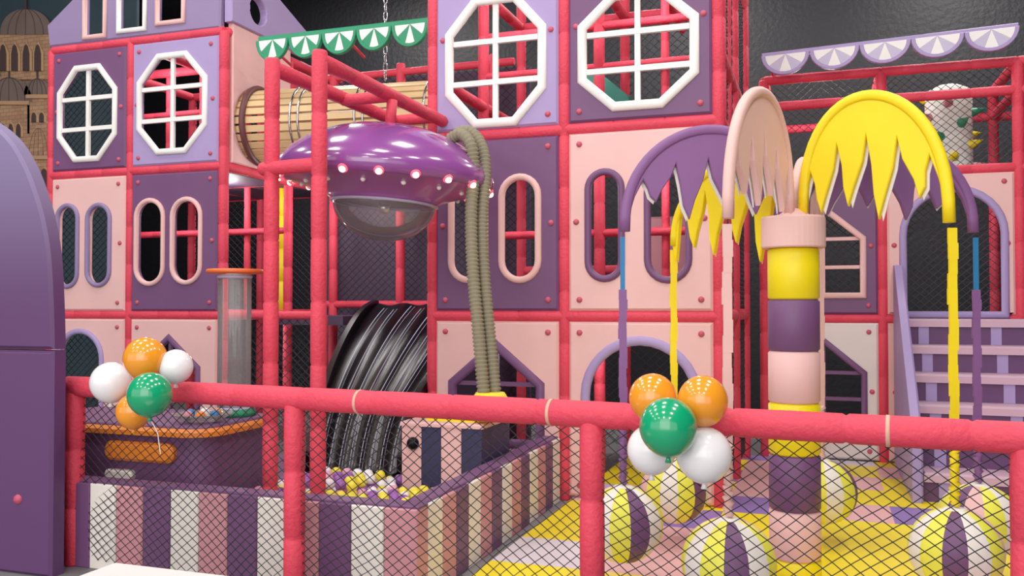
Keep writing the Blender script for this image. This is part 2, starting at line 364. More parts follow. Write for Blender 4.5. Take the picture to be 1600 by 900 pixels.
panel(T,fR,cell(RX[2],xe,zr[1],zr[2]),purple); panel(T,fR,cell(RX[2],xe,0,zr[1]),pink)
for z in zr[1:3]: MB().box(((RX[0]+xe)/2,YR+.68,z-.02),(xe-RX[0]-.1,1.2,.06)).build('deck',deckm,T)
MB().net(frm((0,YR+.12,0)),RX[0],xe,zr[1],zr[3],.085,.075,.004).build('safety_net',netg,T)
# ================= middle bay
T=thing('netted_bay','dark netted bay with red padded posts above the black slide','netted bay',(-4.6,9.6,0))
for x in (LX[2]+.35,-4.75,CX[0]-.35):
    post(T,x,9.65,0,4.5)
for z in (1.62,3.05,4.4): beam(T,(LX[2]+.1,9.65,z),(CX[0]-.1,9.65,z),.045)
post(T,-4.3,9.65,1.6,4.4,.035)
beam(T,(LX[2]+.08,8.25,1.5),(-4.95,8.25,1.5),.045); post(T,-4.95,8.25,0,1.5,.045)
MB().net(frm((0,9.75,0)),LX[2]+.35,CX[0],0.1,4.4,.1,.09,.004).build('safety_net',netm,T)
MB().net(frm((0,8.3,0)),LX[2]+.1,-4.95,0.1,1.5,.1,.09,.004).build('safety_net',netm,T)
MB().box(((LX[2]+CX[0])/2-.1,9.0+.35,3.08),(2.3,.5,.06)).build('deck',deckm,T)
MB().box((-4.6,9.9,2.2),(2.8,.06,4.4)).build('back_pad',deckm,T)
MB().box((-5.4,9.1,1.44),(.9,.9,.1)).build('deck',deckm,T)
# ================= tunnel
T=thing('slatted_tunnel','round wooden slat crawl tunnel leading from the left tower','tunnel',(-4.7,tcy,tcz-.42))
p0=Vector((LX[2]-.05,tcy,tcz)); p1=Vector((-3.78,tcy+.25,tcz+.0)); d=(p1-p0).normalized(); u_=(Y_-d*d.y).normalized(); w_=d.cross(u_).normalized()
mb=MB(); n=26; L=(p1-p0).length
for i in range(n):
    a=2*PI*i/n; rr=u_*math.cos(a)+w_*math.sin(a); tt=d.cross(rr)
    mb.box((p0+p1)/2+rr*.385,(L,.07,.022),(d,tt,rr))
mb.build('slat_shell',wood,T)
for t in (.3,.34,.62,.66,.95):
    c=p0.lerp(p1,t); MB().tube([c+(u_*math.cos(a)+w_*math.sin(a))*.405 for a in [2*PI*i/32 for i in range(32)]],.013,6,closed=True).build('hoop',metal,T)
c=p0+d*.14; MB().tube([c+(u_*math.cos(a)+w_*math.sin(a))*.42 for a in [2*PI*i/32 for i in range(32)]],.035,8,closed=True).build('end_rim',darkwood,T)
cp=PY(602,125,8.6); mb=MB()
for i in range(38):
    c=Vector((cp.x,cp.y,4.07+i*.092)); ax=X_ if i%2 else Y_
    mb.tube([c+ax*.022*math.cos(a)+Z_*.055*math.sin(a) for a in [2*PI*k/12 for k in range(12)]],.006,6,closed=True)
tag(mb.build('hanging_chain',metal,origin=(cp.x,cp.y,4.07)),'thin metal chain hanging down onto the wooden tunnel','chain')
# ================= awnings
def awning(name,label,pa,pb,n,m1,m2,m3,depthk,back,band=.03):
    a=Vector(pa); b=Vector(pb); w=(b-a).length/n; A=(b-a).normalized(); T=thing(name,label,'awning',(a+b)/2)
    N=A.cross(Z_); N.normalize()
    MB().box((a+b)/2+Z_*.012-N*.012,((b-a).length,.03+band,.03),(A,Z_,N),bev=.008).build('top_bar',m1,T)
    for t in (.04,.5,.96):
        c=a.lerp(b,t); MB().tube([c-N*.02,c-N*back-Z_*.12],.016,8).build('bracket',red,T)
    for k in range(n):
        c=a+A*w*(k+.5); r=w*.5; mb=MB(); fr=(c,A,Z_,N); q=5
        for i in range(q):
            t0=PI+PI*i/q; t1=PI+PI*(i+1)/q
            mb.plate([(0,.0)]+[(r*.86*math.cos(t0+(t1-t0)*j/3),r*.86*depthk*math.sin(t0+(t1-t0)*j/3)) for j in range(4)],[],fr,t=.03,bev=.003,mi=2 if i%2 else 1)
        o_=[(r*math.cos(PI+PI*j/14),r*depthk*math.sin(PI+PI*j/14)) for j in range(15)]; i_=[(r*.84*math.cos(PI+PI*j/14),r*.84*depthk*math.sin(PI+PI*j/14)) for j in range(15)][::-1]
        mb.plate(o_+i_,[],fr,t=.045,bev=.005,mi=0)
        mb.build('scallop',[m1,m2,m3],T)
    return T
a=PY(403,66,8.0); b=PY(671,32,8.0); b.z=a.z
awning('scalloped_awning','green and white scalloped awning above the wooden tunnel',a,b,5,green,white,green,1.15,.5,.06)
a=PY(1190,90,9.5); b=PY(1592,42,9.5)
awning('scalloped_awning','purple and white scalloped awning along the top of the right tower',a,b,5,lav,white,lilac,.9,.28)
# ================= mural
Ym=10.0; fM=frm((0,Ym,0)); 
def mp(pts,mbx,c,t=.02,mi=0): mbx.plate([( PY(u,v,Ym).x,PY(u,v,Ym).z) for u,v in pts],[],fM,t=t,bev=.003,c0=c,mi=mi); return mbx
def dome(cx,base,rx,ry,n=18): return [(cx+rx*math.cos(PI*i/n),base-ry*math.sin(PI*i/n)**.85) for i in range(n+1)]
T=thing('town_mural','painted wall mural of old stone buildings with domes at the far left','mural',(PY(30,300,Ym).x,Ym,0))
MB().plate(rect(PY(-150,300,Ym).x,0,-9.0,7.0),[],fM,t=.05,c0=-.06).build('backing_board',mursky,T)
mp([(-140,560),(-140,130),(82,125),(90,560)],MB(),0).build('painted_town',tand,T)
mp([(-5,125),(0,55),(80,52),(82,125)],MB(),.012).build('painted_drum',tan,T)
for (cx,ba,rx,ry,m) in ((44,55,40,40,murdome),(-45,120,50,60,murdome),(18,160,36,38,murdome),(62,150,21,26,murdome),(64,245,20,44,tan),(-8,245,26,34,murdome)):
    dm=mp(dome(cx,ba,rx,ry),MB(),.024).build('painted_dome',m,T)
    mb=MB()
    for k in (-.7,-.38,0,.38,.7):
        P=[PY(cx+rx*k*math.sin(t),ba-ry*math.cos(t),Ym)-Y_*.046 for t in [PI/2*j/8 for j in range(9)]]
        mb.tube(P,.005,5)
    mb.build('dome_rib',murwin if m is murdome else tand,dm)
for (u0,v0,u1,v1) in ((-6,160,50,235),(46,150,84,210),(30,245,86,310),(-60,245,28,330)):
    w_ob=mp([(u0,v1),(u0,v0),(u1,v0),(u1,v1)],MB(),.02).build('painted_wall',tan,T)
    mp([(u0,v0+5),(u0,v0-1),(u1,v0-1),(u1,v0+5)],MB(),.045).build('cornice',murtrim,w_ob)
for (cx,ba,w,h) in ((10,112,6,44),(28,112,6,44),(46,112,6,44),(64,112,6,44),(10,215,4,22),(22,215,4,22),(34,215,4,22),(58,192,4,16),(70,192,4,16),(54,292,7,30),(74,292,7,30),(8,300,6,26)):
    mp([(cx-w-2,ba),(cx-w-2,ba-h*.65),(cx,ba-h-2),(cx+w+2,ba-h*.65),(cx+w+2,ba)],MB(),.042,t=.01).build('window_arch',murtrim,T)
    mp([(cx-w*.8,ba),(cx-w*.8,ba-h*.6),(cx-w*.4,ba-h*.86),(cx,ba-h*.93),(cx+w*.4,ba-h*.86),(cx+w*.8,ba-h*.6),(cx+w*.8,ba)],MB(),.05).build('painted_window',murwin,T)
for (u,v0,v1) in ((44,15,-6),(18,124,112),(62,124,112)):
    mp([(u-1,v0),(u-1,v1),(u+1,v1),(u+1,v0)],MB(),.03).build('painted_finial',murwin,T)
# ================= foreground arch panel
Ya=4.22; fA=frm((0,Ya,0))
q0=PY(103,546,Ya); xr=q0.x; zs=q0.z
up=cr([PY(u,v,Ya) for u,v in ((103,541),(101,470),(97,400),(88,345),(75,300),(58,258),(34,220),(0,192),(-45,172),(-100,166))],6)
T=thing('arch_panel','large rounded purple padded panel at the near left edge','padded panel',(xr-.6,Ya,0))
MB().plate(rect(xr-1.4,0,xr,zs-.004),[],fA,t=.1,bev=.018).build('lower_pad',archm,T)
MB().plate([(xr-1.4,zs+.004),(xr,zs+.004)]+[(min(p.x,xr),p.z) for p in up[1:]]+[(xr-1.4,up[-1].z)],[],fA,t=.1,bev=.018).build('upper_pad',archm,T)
q=PY(50,775,Ya); MB().lathe([(.03,0),(.026,.012),(0,.022)],(q.x,Ya-.1,q.z),14,fr=(X_,Z_,-Y_)).build('button',M_btn,T)
# ================= ball pit walls
xs_=-2.04; yf=4.42; hz=.53
T=thing('ball_pit_wall','low padded wall of purple, white and rose stripes around the ball pit','ball pit wall',(-3.3,yf,0))
seq=[purple,cream,rose]
mb=MB(); x=xs_; k=0
while x>-5.0:
    mb.plate(rect(x-.196,0,x,hz-.015),[],frm((0,yf+.07,0)),t=.14,bev=.006,mi=(2-k)%3); x-=.2; k+=1
xl=x; mb.build('front_wall',seq,T)
MB().box(((xl+xs_)/2,yf+.01,hz-.008),(xs_-xl,.12,.018),bev=.006).build('top_pad',purple,T)
mb=MB(); y=yf+.08; k=0
while y<YC-.15:
    mb.plate(rect(y,0,y+.196,hz-.015),[],frm((xs_-.14,0,0),Y_,X_),t=.14,bev=.006,mi=(1+k)%3); y+=.2; k+=1
mb.build('side_wall',seq,T); MB().box((xs_-.08,(yf+y)/2+.04,hz-.008),(.12,y-yf-.08,.018),bev=.006).build('side_top_pad',purple,T)
struct('floor_ball_pit',MB().box((-3.4,5.7,.14),(2.55,2.3,.28)),purple)
spots=[]; sp=.078
yy=4.62; row=0
while yy<6.6:
    xx=-3.60+(sp/2 if row%2 else 0)
    while xx<-2.27:
        if not(xx>-2.83 and 5.6<yy<6.5) : spots.append((xx+random.uniform(-.004,.004),yy,.325+random.uniform(0,.035)))
        xx+=sp
    yy+=sp*.9; row+=1
spots=[s for s in spots if min((Vector((s[0],s[1]))-Vector(q)).length for q in ((-3.08,5.07),(-3.48,5.13)))>.1 and s[1]<5.95]
spots.sort(key=lambda s:-s[1]); 
protos={}
bl=[('purple',pitp),('yellow',pity),('white',pitw),('pink',pitk)]
rest=MB()
vis=[s for s in spots if s[1]>4.95][:290]; hid=[s for s in spots if s not in vis]
extra=[(-3.36+.085*(k%6)+random.uniform(-.004,.004),5.25+.13*(k//6),.415) for k in range(24)]
for s in vis+extra:
    nm,m=random.choices(bl,[3.6,3.8,2.2,1.0])[0]
    if nm not in protos:
        o=MB().sphere((0,0,0),.038,14,rings=8).build('pit_ball',m); protos[nm]=o
    else:
        o=protos[nm].copy(); COL.objects.link(o)
    o.location=s; tag(o,nm+' plastic ball lying loose in the ball pit','ball',nm+' balls in the ball pit')
for i,s in enumerate(hid): rest.sphere(s,.038,10,mi=i%4,rings=6)
if hid: tag(rest.build('pit_ball_layer',[pitp,pity,pitw,pitk]),'layer of mixed purple, yellow, white and pink balls close behind the striped wall','balls',kind='stuff')
# ================= slide
T=thing('wide_slide','wide glossy black slide with painted highlight lines running down into the ball pit','slide',(-3.6,7.6,0))
def sl(s,t):
    y=8.95-2.95*s; xl=-4.70+.32*s+.65*s**2.0; xr=-3.29+.34*max(0,(s-.62)/.38)**1.5; x=xl+(xr-xl)*t
    q=min(1,max(0,(s-.02)/.94)); z=1.62-1.26*(q*.8+.2*q*q*(3-2*q))
    return Vector((x,y,z+.014*math.cos(8*PI*t)))
mb=MB(); ns,nt_=60,96
for i in range(ns+1):
    for j in range(nt_+1): mb.v.append(sl(i/ns,j/nt_))
b2=len(mb.v)
for i in range(ns+1):
    for j in range(nt_+1): mb.v.append(sl(i/ns,j/nt_)-Z_*.06)
w=nt_+1
for i in range(ns):
    for j in range(nt_):
        mb.face((i*w+j,i*w+j+1,(i+1)*w+j+1,(i+1)*w+j),0,True); mb.face((b2+i*w+j,b2+(i+1)*w+j,b2+(i+1)*w+j+1,b2+i*w+j+1),0,True)
for i in range(ns):
    for j in (0,nt_): mb.face((i*w+j,(i+1)*w+j,b2+(i+1)*w+j,b2+i*w+j))
for j in range(nt_):
    for i in (0,ns): mb.face((i*w+j,i*w+j+1,b2+i*w+j+1,b2+i*w+j))
mb.build('chute',blackm,T)
glintm=M('painted_slide_glint','#A4A8C0',.4,0,var=0,spec=.2)  # pale strips paint gloss highlights onto the black chute
for k in range(1,9):
    t0=k/9; i0=1+(k*7)%5
    for dd,hw in ((0,.0032),(.03,.0013)):
        mb=MB()
        for i in range(i0,ns):
            for tt in (t0+dd-hw,t0+dd+hw): mb.v.append(sl(i/ns,tt)+Z_*.003)
        for i in range(ns-i0-1): mb.face((2*i,2*i+1,2*i+3,2*i+2),0,True)
        mb.build('painted_highlight',glintm,T)
for t in (0,1):
    mb=MB(); P=[sl(i/ns,t) for i in range(ns+1)]
    for i,p in enumerate(P):
        hh=.02+.09*math.sin(min(1,i/ns*4)*PI/2)
        for dz in (-.10,hh):
            for dx in (-.03,.03): mb.v.append(p+Z_*dz+X_*dx)
    for i in range(ns):
        a=4*i; b=a+4
        for q in ((0,1),(1,3),(3,2),(2,0)): mb.face((a+q[0],a+q[1],b+q[1],b+q[0]),0,False)
    mb.face((0,1,3,2)); mb.face((4*ns,4*ns+1,4*ns+3,4*ns+2))
    mb.build('side_wall',blackm,T)
MB().box((-4.0,9.02,.75),(1.2,.06,1.5)).build('support_panel',deckm,T)
# ================= saucer
uc=PD(604,276,6.75); T=thing('flying_saucer','glossy purple flying saucer ride with a ring of bulbs and clear dome','saucer',uc,local=True)
T.rotation_euler=Matrix.Rotation(math.radians(4.0),3,AWAY).to_euler()
MB().lathe([(0,.385),(.1,.383),(.22,.37),(.34,.345),(.46,.305),(.56,.26),(.66,.2),(.735,.135),(.79,.065),(.812,.01),(.808,-.035),(.785,-.066),(.765,-.074)],n=80).build('upper_shell',ufom,T)
MB().lathe([(.765,-.074),(.72,-.083),(.66,-.096),(.58,-.118),(.5,-.145),(.44,-.168),(.405,-.185),(.395,-.2),(.35,-.2)],n=80).build('lower_shell',ufol,T)
MB().lathe([(.385,-.195)]+[(.385*math.cos(a),-.198-.29*math.sin(a)) for a in [PI/2*i/14 for i in range(1,15)]],n=48).build('clear_dome',glassm,T)
MB().lathe([(.37,-.198),(.402,-.2),(.405,-.213),(.375,-.218)],n=48).build('dome_rim',lilac,T)
MB().lathe([(.0,-.2),(.045,-.2),(.04,-.27),(.0,-.28)],n=12).build('lamp_core',metal,T)
for i in range(20):
    a=2*PI*i/20+.1; dr=Vector((math.cos(a),math.sin(a),-.95)).normalized(); c=Vector((.785*math.cos(a),.785*math.sin(a),-.066)); s_=dr.cross(Z_).normalized(); t_=s_.cross(dr)
    bu=MB().lathe([(.034,-.012),(.036,.002),(.028,.01),(.018,.006)],c,14,fr=(s_,t_,dr)).build('bulb_socket',bulbred,T); MB().sphere(c+dr*.008,.023,12,rings=8).build('bulb',glow,bu)
for i in range(14):
    a=2*PI*i/14; MB().sphere((.62*math.cos(a),.62*math.sin(a),-.11),.018,10,rings=6).build('small_light',white,T)
MB().tube([(0,0,.37),(0,0,.58)],.04).build('hanger',red,T)
xa,ya=-3.08,5.07; xb,yb=-3.48,5.13; zt=3.2
T=thing('saucer_frame','tall red padded post frame that carries the purple saucer','support frame',((xa+xb)/2,5.1,0))
post(T,xa,ya,0,zt+.06,.052); post(T,xb,yb,0,zt+.06,.052)
beam(T,(xa,ya,zt),(xa-.02,YC-.08,zt),.052); beam(T,(xb,yb,zt),(xb,6.95,zt),.052)
beam(T,(xa,ya,2.52),(xb-.08,yb,2.52),.048); beam(T,(xa-.02,6.95,zt),(xb,6.95,zt),.048); beam(T,(xb,uc.y,zt-.02),(xa,uc.y,zt-.02),.045)
# ================= hoses
def hose(px,label):
    P=cr([PD(u,v,D) for u,v,D in px],60)
    L=[0]; 
    for i in range(1,len(P)): L.append(L[-1]+(P[i]-P[i-1]).length)
    n=int(L[-1]/.0095); Q=[]; j=0
    for i in range(n+1):
        s=L[-1]*i/n
        while j<len(L)-2 and L[j+1]<s: j+=1
        t=(s-L[j])/max(1e-9,L[j+1]-L[j]); Q.append(P[j].lerp(P[j+1],min(1,t)))
    R_=[(.045,.047,.035)[i%3] for i in range(len(Q))]
    o=MB().tube(Q,R_,14).build('corrugated_hose',hosem,origin=Q[-1]); tag(o,label,'hose')
hose([(704,218,6.5),(720,210,6.45),(735,226,6.4),(740,266,6.4),(736,335,6.35),(739,425,6.3),(748,525,6.25),(757,630,6.2)],'olive grey corrugated hose from the saucer, left one of the pair')
hose([(714,208,6.62),(734,206,6.6),(752,228,6.55),(758,268,6.5),(753,345,6.43),(756,425,6.38),(765,525,6.32),(775,630,6.26)],'olive grey corrugated hose from the saucer, right one of the pair')
bp=PD(766,640,6.22)
T=thing('striped_stool','square peach and navy striped padded box with yellow top beneath the hoses','padded box',(-2.44,6.0,.28))
mb=MB(); x0,x1,y0,y1=-2.80,-2.20,5.72,6.3; z0,z1=.28,.76
for k in range(4): 
    w=(x1-x0)/4; mb.box((x0+w*(k+.5),(y0+y1)/2,(z0+z1)/2),(w-.002,y1-y0,z1-z0),mi=k%2)
mb.build('body',[pink,navy],T); MB().box(((x0+x1)/2,(y0+y1)/2,z1+.015),(x1-x0+.02,y1-y0+.02,.03),bev=.01).build('top',pink,T)
MB().box(((x0+x1)/2+.05,(y0+y1)/2,z1+.04),(.4,.42,.03),bev=.012).build('yellow_pad',yellow,T)
MB().lathe([(0,0),(.12,0),(.12,.16),(.1,.19),(0,.19)],(bp.x,bp.y,z1+.05),24).build('hose_socket',yellow,T)
MB().sphere((x0+.09,y0-.01,.64),.045,14).build('knob',blackm,T)
# ================= game counter
def rrect(x0,y0,x1,y1,r,n=6):
    L=[]
    for cx,cy,a in ((x1-r,y1-r,0),(x0+r,y1-r,PI/2),(x0+r,y0+r,PI),(x1-r,y0+r,1.5*PI)):
        for i in range(n+1): t=a+PI/2*i/n; L.append((cx+r*math.cos(t),cy+r*math.sin(t)))
    return L
tx0,tx1,ty0,ty1=-5.35,-3.68,4.72,5.6
T=thing('play_counter','dark purple play counter with orange rim behind the striped wall','counter',((tx0+tx1)/2,(ty0+ty1)/2,0))
fH=lambda z:frm((0,0,z),X_,Z_,Y_)
MB().plate(rrect(tx0+.05,ty0+.06,tx1-.05,ty1-.05,.15),[],fH(0),t=.76,bev=.01).build('body',purple,T)
MB().plate(rrect(tx0,ty0,tx1,ty1,.2),[],fH(.76),t=.05,bev=.02).build('orange_rim',orange,T)
MB().plate(rrect(tx0+.04,ty0+.04,tx1-.04,ty1-.04,.17),[],fH(.79),t=.035,bev=.01).build('counter_top',purple,T)
q=PY(222,705,ty0+.06); MB().plate([(q.x+a,q.z+b) for a,b in [(( .22 if math.cos(t)>0 else -.22)+.06*math.cos(t),.065*math.sin(t)) for t in [2*PI*(i+.5)/28 for i in range(28)]]],[],frm((0,ty0+.06,0)),t=.05,bev=.02).build('orange_pad',orange,T)
q=PY(190,741,ty0+.06); MB().plate([(q.x+a,q.z+b) for a,b in [(( .08 if math.cos(t)>0 else -.08)+.035*math.cos(t),.036*math.sin(t)) for t in [2*PI*(i+.5)/28 for i in range(28)]]],[],frm((0,ty0+.06,0)),t=.04,bev=.012).build('white_handle',cream,T)
q=PD(366,600,6.35); bx_,by_=q.x,min(q.y,5.38)
T=thing('clear_tube','tall clear acrylic tube with an orange disc on top standing on the counter','tube',(bx_,by_,.826))
MB().lathe([(.115,0),(.115,1.0)],(bx_,by_,.826),32).build('tube_wall',glassm,T)
MB().lathe([(0,0),(.19,0),(.2,.015),(.19,.03),(0,.03)],(bx_,by_,1.83),32).build('top_disc',M('orange_red','#E8622C',.4,.05),T)
MB().lathe([(.12,0),(.15,.0),(.15,.03),(.12,.05)],(bx_,by_,.826),32).build('base_ring',green,T)
for zz in (.05,.98): MB().lathe([(.116,0),(.121,.004),(.121,.018),(.116,.022)],(bx_,by_,.826+zz-.01),32).build('clamp_ring',lilac,T)
dp=Vector((-3.92,5.0,.826))
T=thing('ball_dish','shallow clear dish with blue and orange spots on the counter corner','dish',dp)
MB().lathe([(0,.005),(.12,.01),(.19,.05),(.2,.06),(.185,.055),(.12,.02),(0,.015)],dp,28).build('bowl',glassm,T)
for i,(m) in enumerate((blue,orange,white,blue,rose,orange)):
    a=i*1.05; MB().sphere(dp+Vector((.1*math.cos(a),.1*math.sin(a),.05)),.033,12,rings=8).build('spot_ball',m,T)
# ================= palm
hub=PD(1240,478,5.1); hx,hy=hub.x,hub.y
T=thing('palm_tree','padded palm tree with striped trunk and big purple, pink and yellow fronds','palm tree',(hx,hy,0.03))
zt_=lambda v: H-(v-478)/F*5.1
def seg(z0,z1,mat,r=.142): MB().lathe([(0,z0),(r-.012,z0),(r,z0+.012),(r,z1-.012),(r-.012,z1),(0,z1)],(hx,hy,0),36).build('trunk_band',mat,T)
cuts=[(.03,zt_(868),yellow),(zt_(868),zt_(793),pink),(zt_(793),zt_(708),purple),(zt_(708),zt_(628),yellow),(zt_(628),zt_(548),pink),(zt_(548),zt_(468),purple),(zt_(468),zt_(388),yellow)]
for a_,b_,m in cuts: seg(a_,b_,m)
MB().lathe([(0,zt_(388)),(.17,zt_(388)),(.176,zt_(386)),(.176,zt_(342)),(.17,zt_(339)),(0,zt_(339))],(hx,hy,0),36,sm=False).build('collar',leafk,T)
z0=2.12
ends=[]
def frond(phi,L,mat,hh,drop=.1,seed=0,low=0):
    rnd=random.Random(seed)
    A=RIGHT*math.cos(phi)+AWAY*math.sin(phi); A.z=0; A.normalize(); N=A.cross(Z_)
    mid=Vector((hx,hy,z0))+A*L*.5
    if N.dot(CAM-mid)<0: N=-N
    O=Vector((hx,hy,z0)); fr=(O,A,Z_,N)
    def ab(a):
        th=math.acos(max(-1,min(1,1-2*(a-.05)/(L-.05)))); return hh*math.sin(th)**.8-drop*(a/L)**2
    arc=[]; n=28
    for i in range(n+1):
        t=PI*i/n; a=.05+(L-.05)*(1-math.cos(t))/2; arc.append((a,ab(a) if 0<i<n else (0 if i==0 else -drop)))
    vals=[.88*L,.69*L,.50*L,.31*L,.13*L]
    inner=[(.965*L,-.02-low),(.93*L,ab(.9*L)*.35)]
    for k in range(4):
        aR,aL=vals[k],vals[k+1]; vR=ab(aR)*.64; vL=ab(aL)*.64; tip=(rnd.choice([-.06,-.03,.0]) if k in(1,3) else rnd.uniform(.02,.08))-low
        ta=aL*.5+aR*.5+rnd.uniform(-.03,.03); w=(aR-aL)
        inner+=[(aR,vR),(aR-w*.14,vR*.62+tip*.38),(ta+w*.18,vR*.25+tip*.75),(ta,tip),(ta-w*.16,vL*.3+tip*.7),(aL+w*.16,vL*.64+tip*.36)]
    inner+=[(.13*L,ab(.13*L)*.6),(.085*L,.08)]
    f=MB().plate(arc+inner,[],fr,t=.03,bev=.006,c0=-.015).build('frond',mat,T)
    P=[O+A*a+Z_*b for a,b in arc]
    mb=MB(); st=[]
    for i,p in enumerate(P):
        t=(P[min(i+1,n)]-P[max(i-1,0)]).normalized(); nn=t.cross(N)
        if nn.dot(p-(mid-Z_*.1))<0: nn=-nn
        st.append(len(mb.v))
        for (e,h2) in ((-.022,-.035),(.018,-.04),(.026,-.028),(.028,-.008),(.022,.008),(.010,.015),(-.010,.015),(-.022,.008)): mb.v.append(p+N*e+nn*h2)
    for i in range(n):
        for q in range(8): r_=(q+1)%8; mb.face((st[i]+q,st[i]+r_,st[i+1]+r_,st[i+1]+q),0,True)
    mb.face([st[0]+q for q in range(8)]); mb.face([st[-1]+q for q in range(8)])
    mb.build('rim_band',mat,f)
    MB().plate([(a*.985+.012,b-.03) for a,b in arc[2:-1]]+[(a+.012,b-.01) for a,b in inner],[],fr,t=.006,bev=.001,c0=-.026).build('lining',cream,f)
    ends.append(P[-1])
R_=math.radians
fl=[(R_(0),1.04,leafp,.48),(R_(62),.93,leafk,.40),(R_(122),1.0,leafy,.40,.12),(R_(183),.98,leafp,.52),(R_(235),1.0,leafk,.64),(R_(-45),.86,leafy,.65)]
for i,a in enumerate(fl): frond(*a,seed=i+3,low=.2 if i==2 else 0)
MB().lathe([(0,2.09),(.09,2.09),(.09,2.12),(.05,2.15),(0,2.16)],(hx,hy,0),24).build('hub',leafk,T)
labs=['purple strap behind the yellow frond at the right','pink strap just right of the trunk','yellow strap behind the trunk at left','purple and blue strap at the far left of the palm','pink strap hanging from the near pink frond','long yellow strap hanging from the large yellow frond']
sm=[leafp,leafk,leafy,leafp,leafk,leafy]
ballmats=[purple,lime,pink,cream]
for i,e in enumerate(ends):
    T=thing('hanging_ball_seat','striped ball seat on the '+labs[i],'ball swing',(e.x,e.y,.15),group='ball seats hanging from the palm')
    bz=.38; r=.222
    pat=[0,3,1,2,0,3,1,0,2,1,3,1]
    bo=MB().sphere((e.x,e.y,bz),r,48,sy=.96,mf=lambda k,j:pat[((k+i*3)%48)//4],rings=16).build('ball',ballmats,T)
    MB().lathe([(0,.0),(.05,-.004),(.06,-.016),(.05,-.03)],(e.x,e.y,bz+r*.97),20).build('cap',cream,bo)
    top=e.z-.03
    if i in(0,3): MB().box((e.x,e.y,top-.16),(.026,.32,.012),(RIGHT,Z_,AWAY)).build('sleeve',blue,T)
    mb=MB(); zz=top
    lo_=bz+r+.32
    if i in (0,3): zz=top-.3
    K=14
    for k in range(K):
        za=zz-(zz-lo_)*k/K; zb_=zz-(zz-lo_)*(k+1)/K; mb.box((e.x+.003*math.sin(k*1.3),e.y,(za+zb_)/2),(.044+.004*math.sin(k*2.1),za-zb_+.004,.014),(RIGHT,Z_,AWAY))
    mb.build('strap',sm[i],T)
    P=[Vector((e.x+.004*math.sin(k*1.7),e.y,lo_+.02-(lo_-bz-r+.02)*k/28)) for k in range(29)]
    MB().tube(P,[.026 if k%2 else .017 for k in range(29)],8).build('gathered_sleeve',sm[i],T)
# ================= stairs
sx0=.76; sx1=2.05
T=thing('soft_staircase','padded dark purple staircase with lilac pink tread edges leading up to the right tower','staircase',((sx0+sx1)/2,8.7,0.031))
ns_=6; rise=(zr[1]-.02)/ns_; run=.30; yb_=YR-.1
for i in range(ns_):
    z1=.031+rise*(i+1)-.01; yfr=yb_-run*(ns_-i)
    mb=MB().box(((sx0+sx1)/2,(yfr+yb_)/2+.006,z1-rise*.5),(sx1-sx0,yb_-yfr-.012,rise-.004),mi=0)
    for c in (.12,.6): mb.box((sx0+(sx1-sx0)*c,yfr+.006,z1-rise*.64),(.09,.014,rise*.68),mi=1)
    st_=mb.build('step',[darkp,lav],T)
    MB().box(((sx0+sx1)/2,(yfr+yb_)/2-.008,z1-.034),(sx1-sx0,yb_-yfr+.016,.075),bev=.016).build('tread_pad',treadm,st_)
for x in (sx0-.09,sx1+.01):
    MB().plate([(yb_,.031),(yb_,2.0),(yb_-.16,2.0),(yb_-run*ns_+.1,.72),(yb_-run*ns_-.08,.5),(yb_-run*ns_-.08,.031)],[],frm((x,0,0),Y_,X_),t=.08,bev=.015).build('side_panel',lav,T)
# ================= cactus
cx_=PY(1482,190,10.45); T=thing('cactus_pillar','white cactus pillar with pink, yellow and green spikes on the right upper deck','cactus',(cx_.x,10.45,zr[2]+.01))
cz0=zr[2]+.01; MB().lathe([(0,0),(.22,0),(.23,.05),(.23,.85),(.2,.93),(.1,.98),(0,.99)],(cx_.x,10.45,cz0),24).build('pillar',M('pale_cactus','#EEF0E6',.6,.3,20,var=.15),T)
for i in range(18):
    a=i*2.4; z=.1+.78*i/18; dr=Vector((math.cos(a),math.sin(a),.25)).normalized(); s_=dr.cross(Z_).normalized(); t_=s_.cross(dr)
    MB().lathe([(.06,0),(.035,.08),(0,.17)],Vector((cx_.x,10.45,cz0+z))+Vector((dr.x,dr.y,0))*.2,12,fr=(s_,t_,dr)).build('spike',[rose,green,yellow][i%3],T)
# ================= bench
q=PD(180,877,4.2); T=thing('padded_bench','low pale pink padded bench in front of the red railing','bench',(q.x+.4,q.y-.4,0))
MB().box((q.x+.45,q.y-.35,q.z/2-.02),(.86,.66,q.z-.04)).build('base',rose,T); MB().box((q.x+.45,q.y-.35,q.z-.03),(.9,.7,.06),bev=.02).build('seat_pad',pale,T)
# ================= railing
D0,D1=5.6,3.38; L0=(105-800)/F*D0; L1=(1600-800)/F*D1
def rs(u):
    k=(u-800)/F; return (k*D0-L0)/((L1-L0)-k*(D1-D0))
pl=PD(105,603,D0); pr=PD(1600,685,D1); zr_=(pl.z+pr.z)/2; pl.z=pr.z=zr_
def rp(u): return pl.lerp(pr,rs(u))
RA=(pr-pl).normalized(); RN=RA.cross(Z_); RL=(pr-pl).length
if RN.y>0: RN=-RN
T=thing('safety_railing','red padded railing with black diamond net across the foreground','railing',(pl.lerp(pr,.5).x,pl.lerp(pr,.5).y,0))
MB().pad(pl,pr+RA*1.2,.063,.47,n=20).build('top_rail',red,T)
us=[118,461,925,1603]
pp=[rp(u) for u in us]+[pr+RA*1.1]
for p in pp: MB().pad((p.x,p.y,0),(p.x,p.y,zr_-.03),.058,.4,n=18).build('post',red,T)
for u in (272,563,862,1388):
    c=rp(u); MB().tube([c-RA*.008,c+RA*.008],.0645,18).build('tape_band',tape,T)
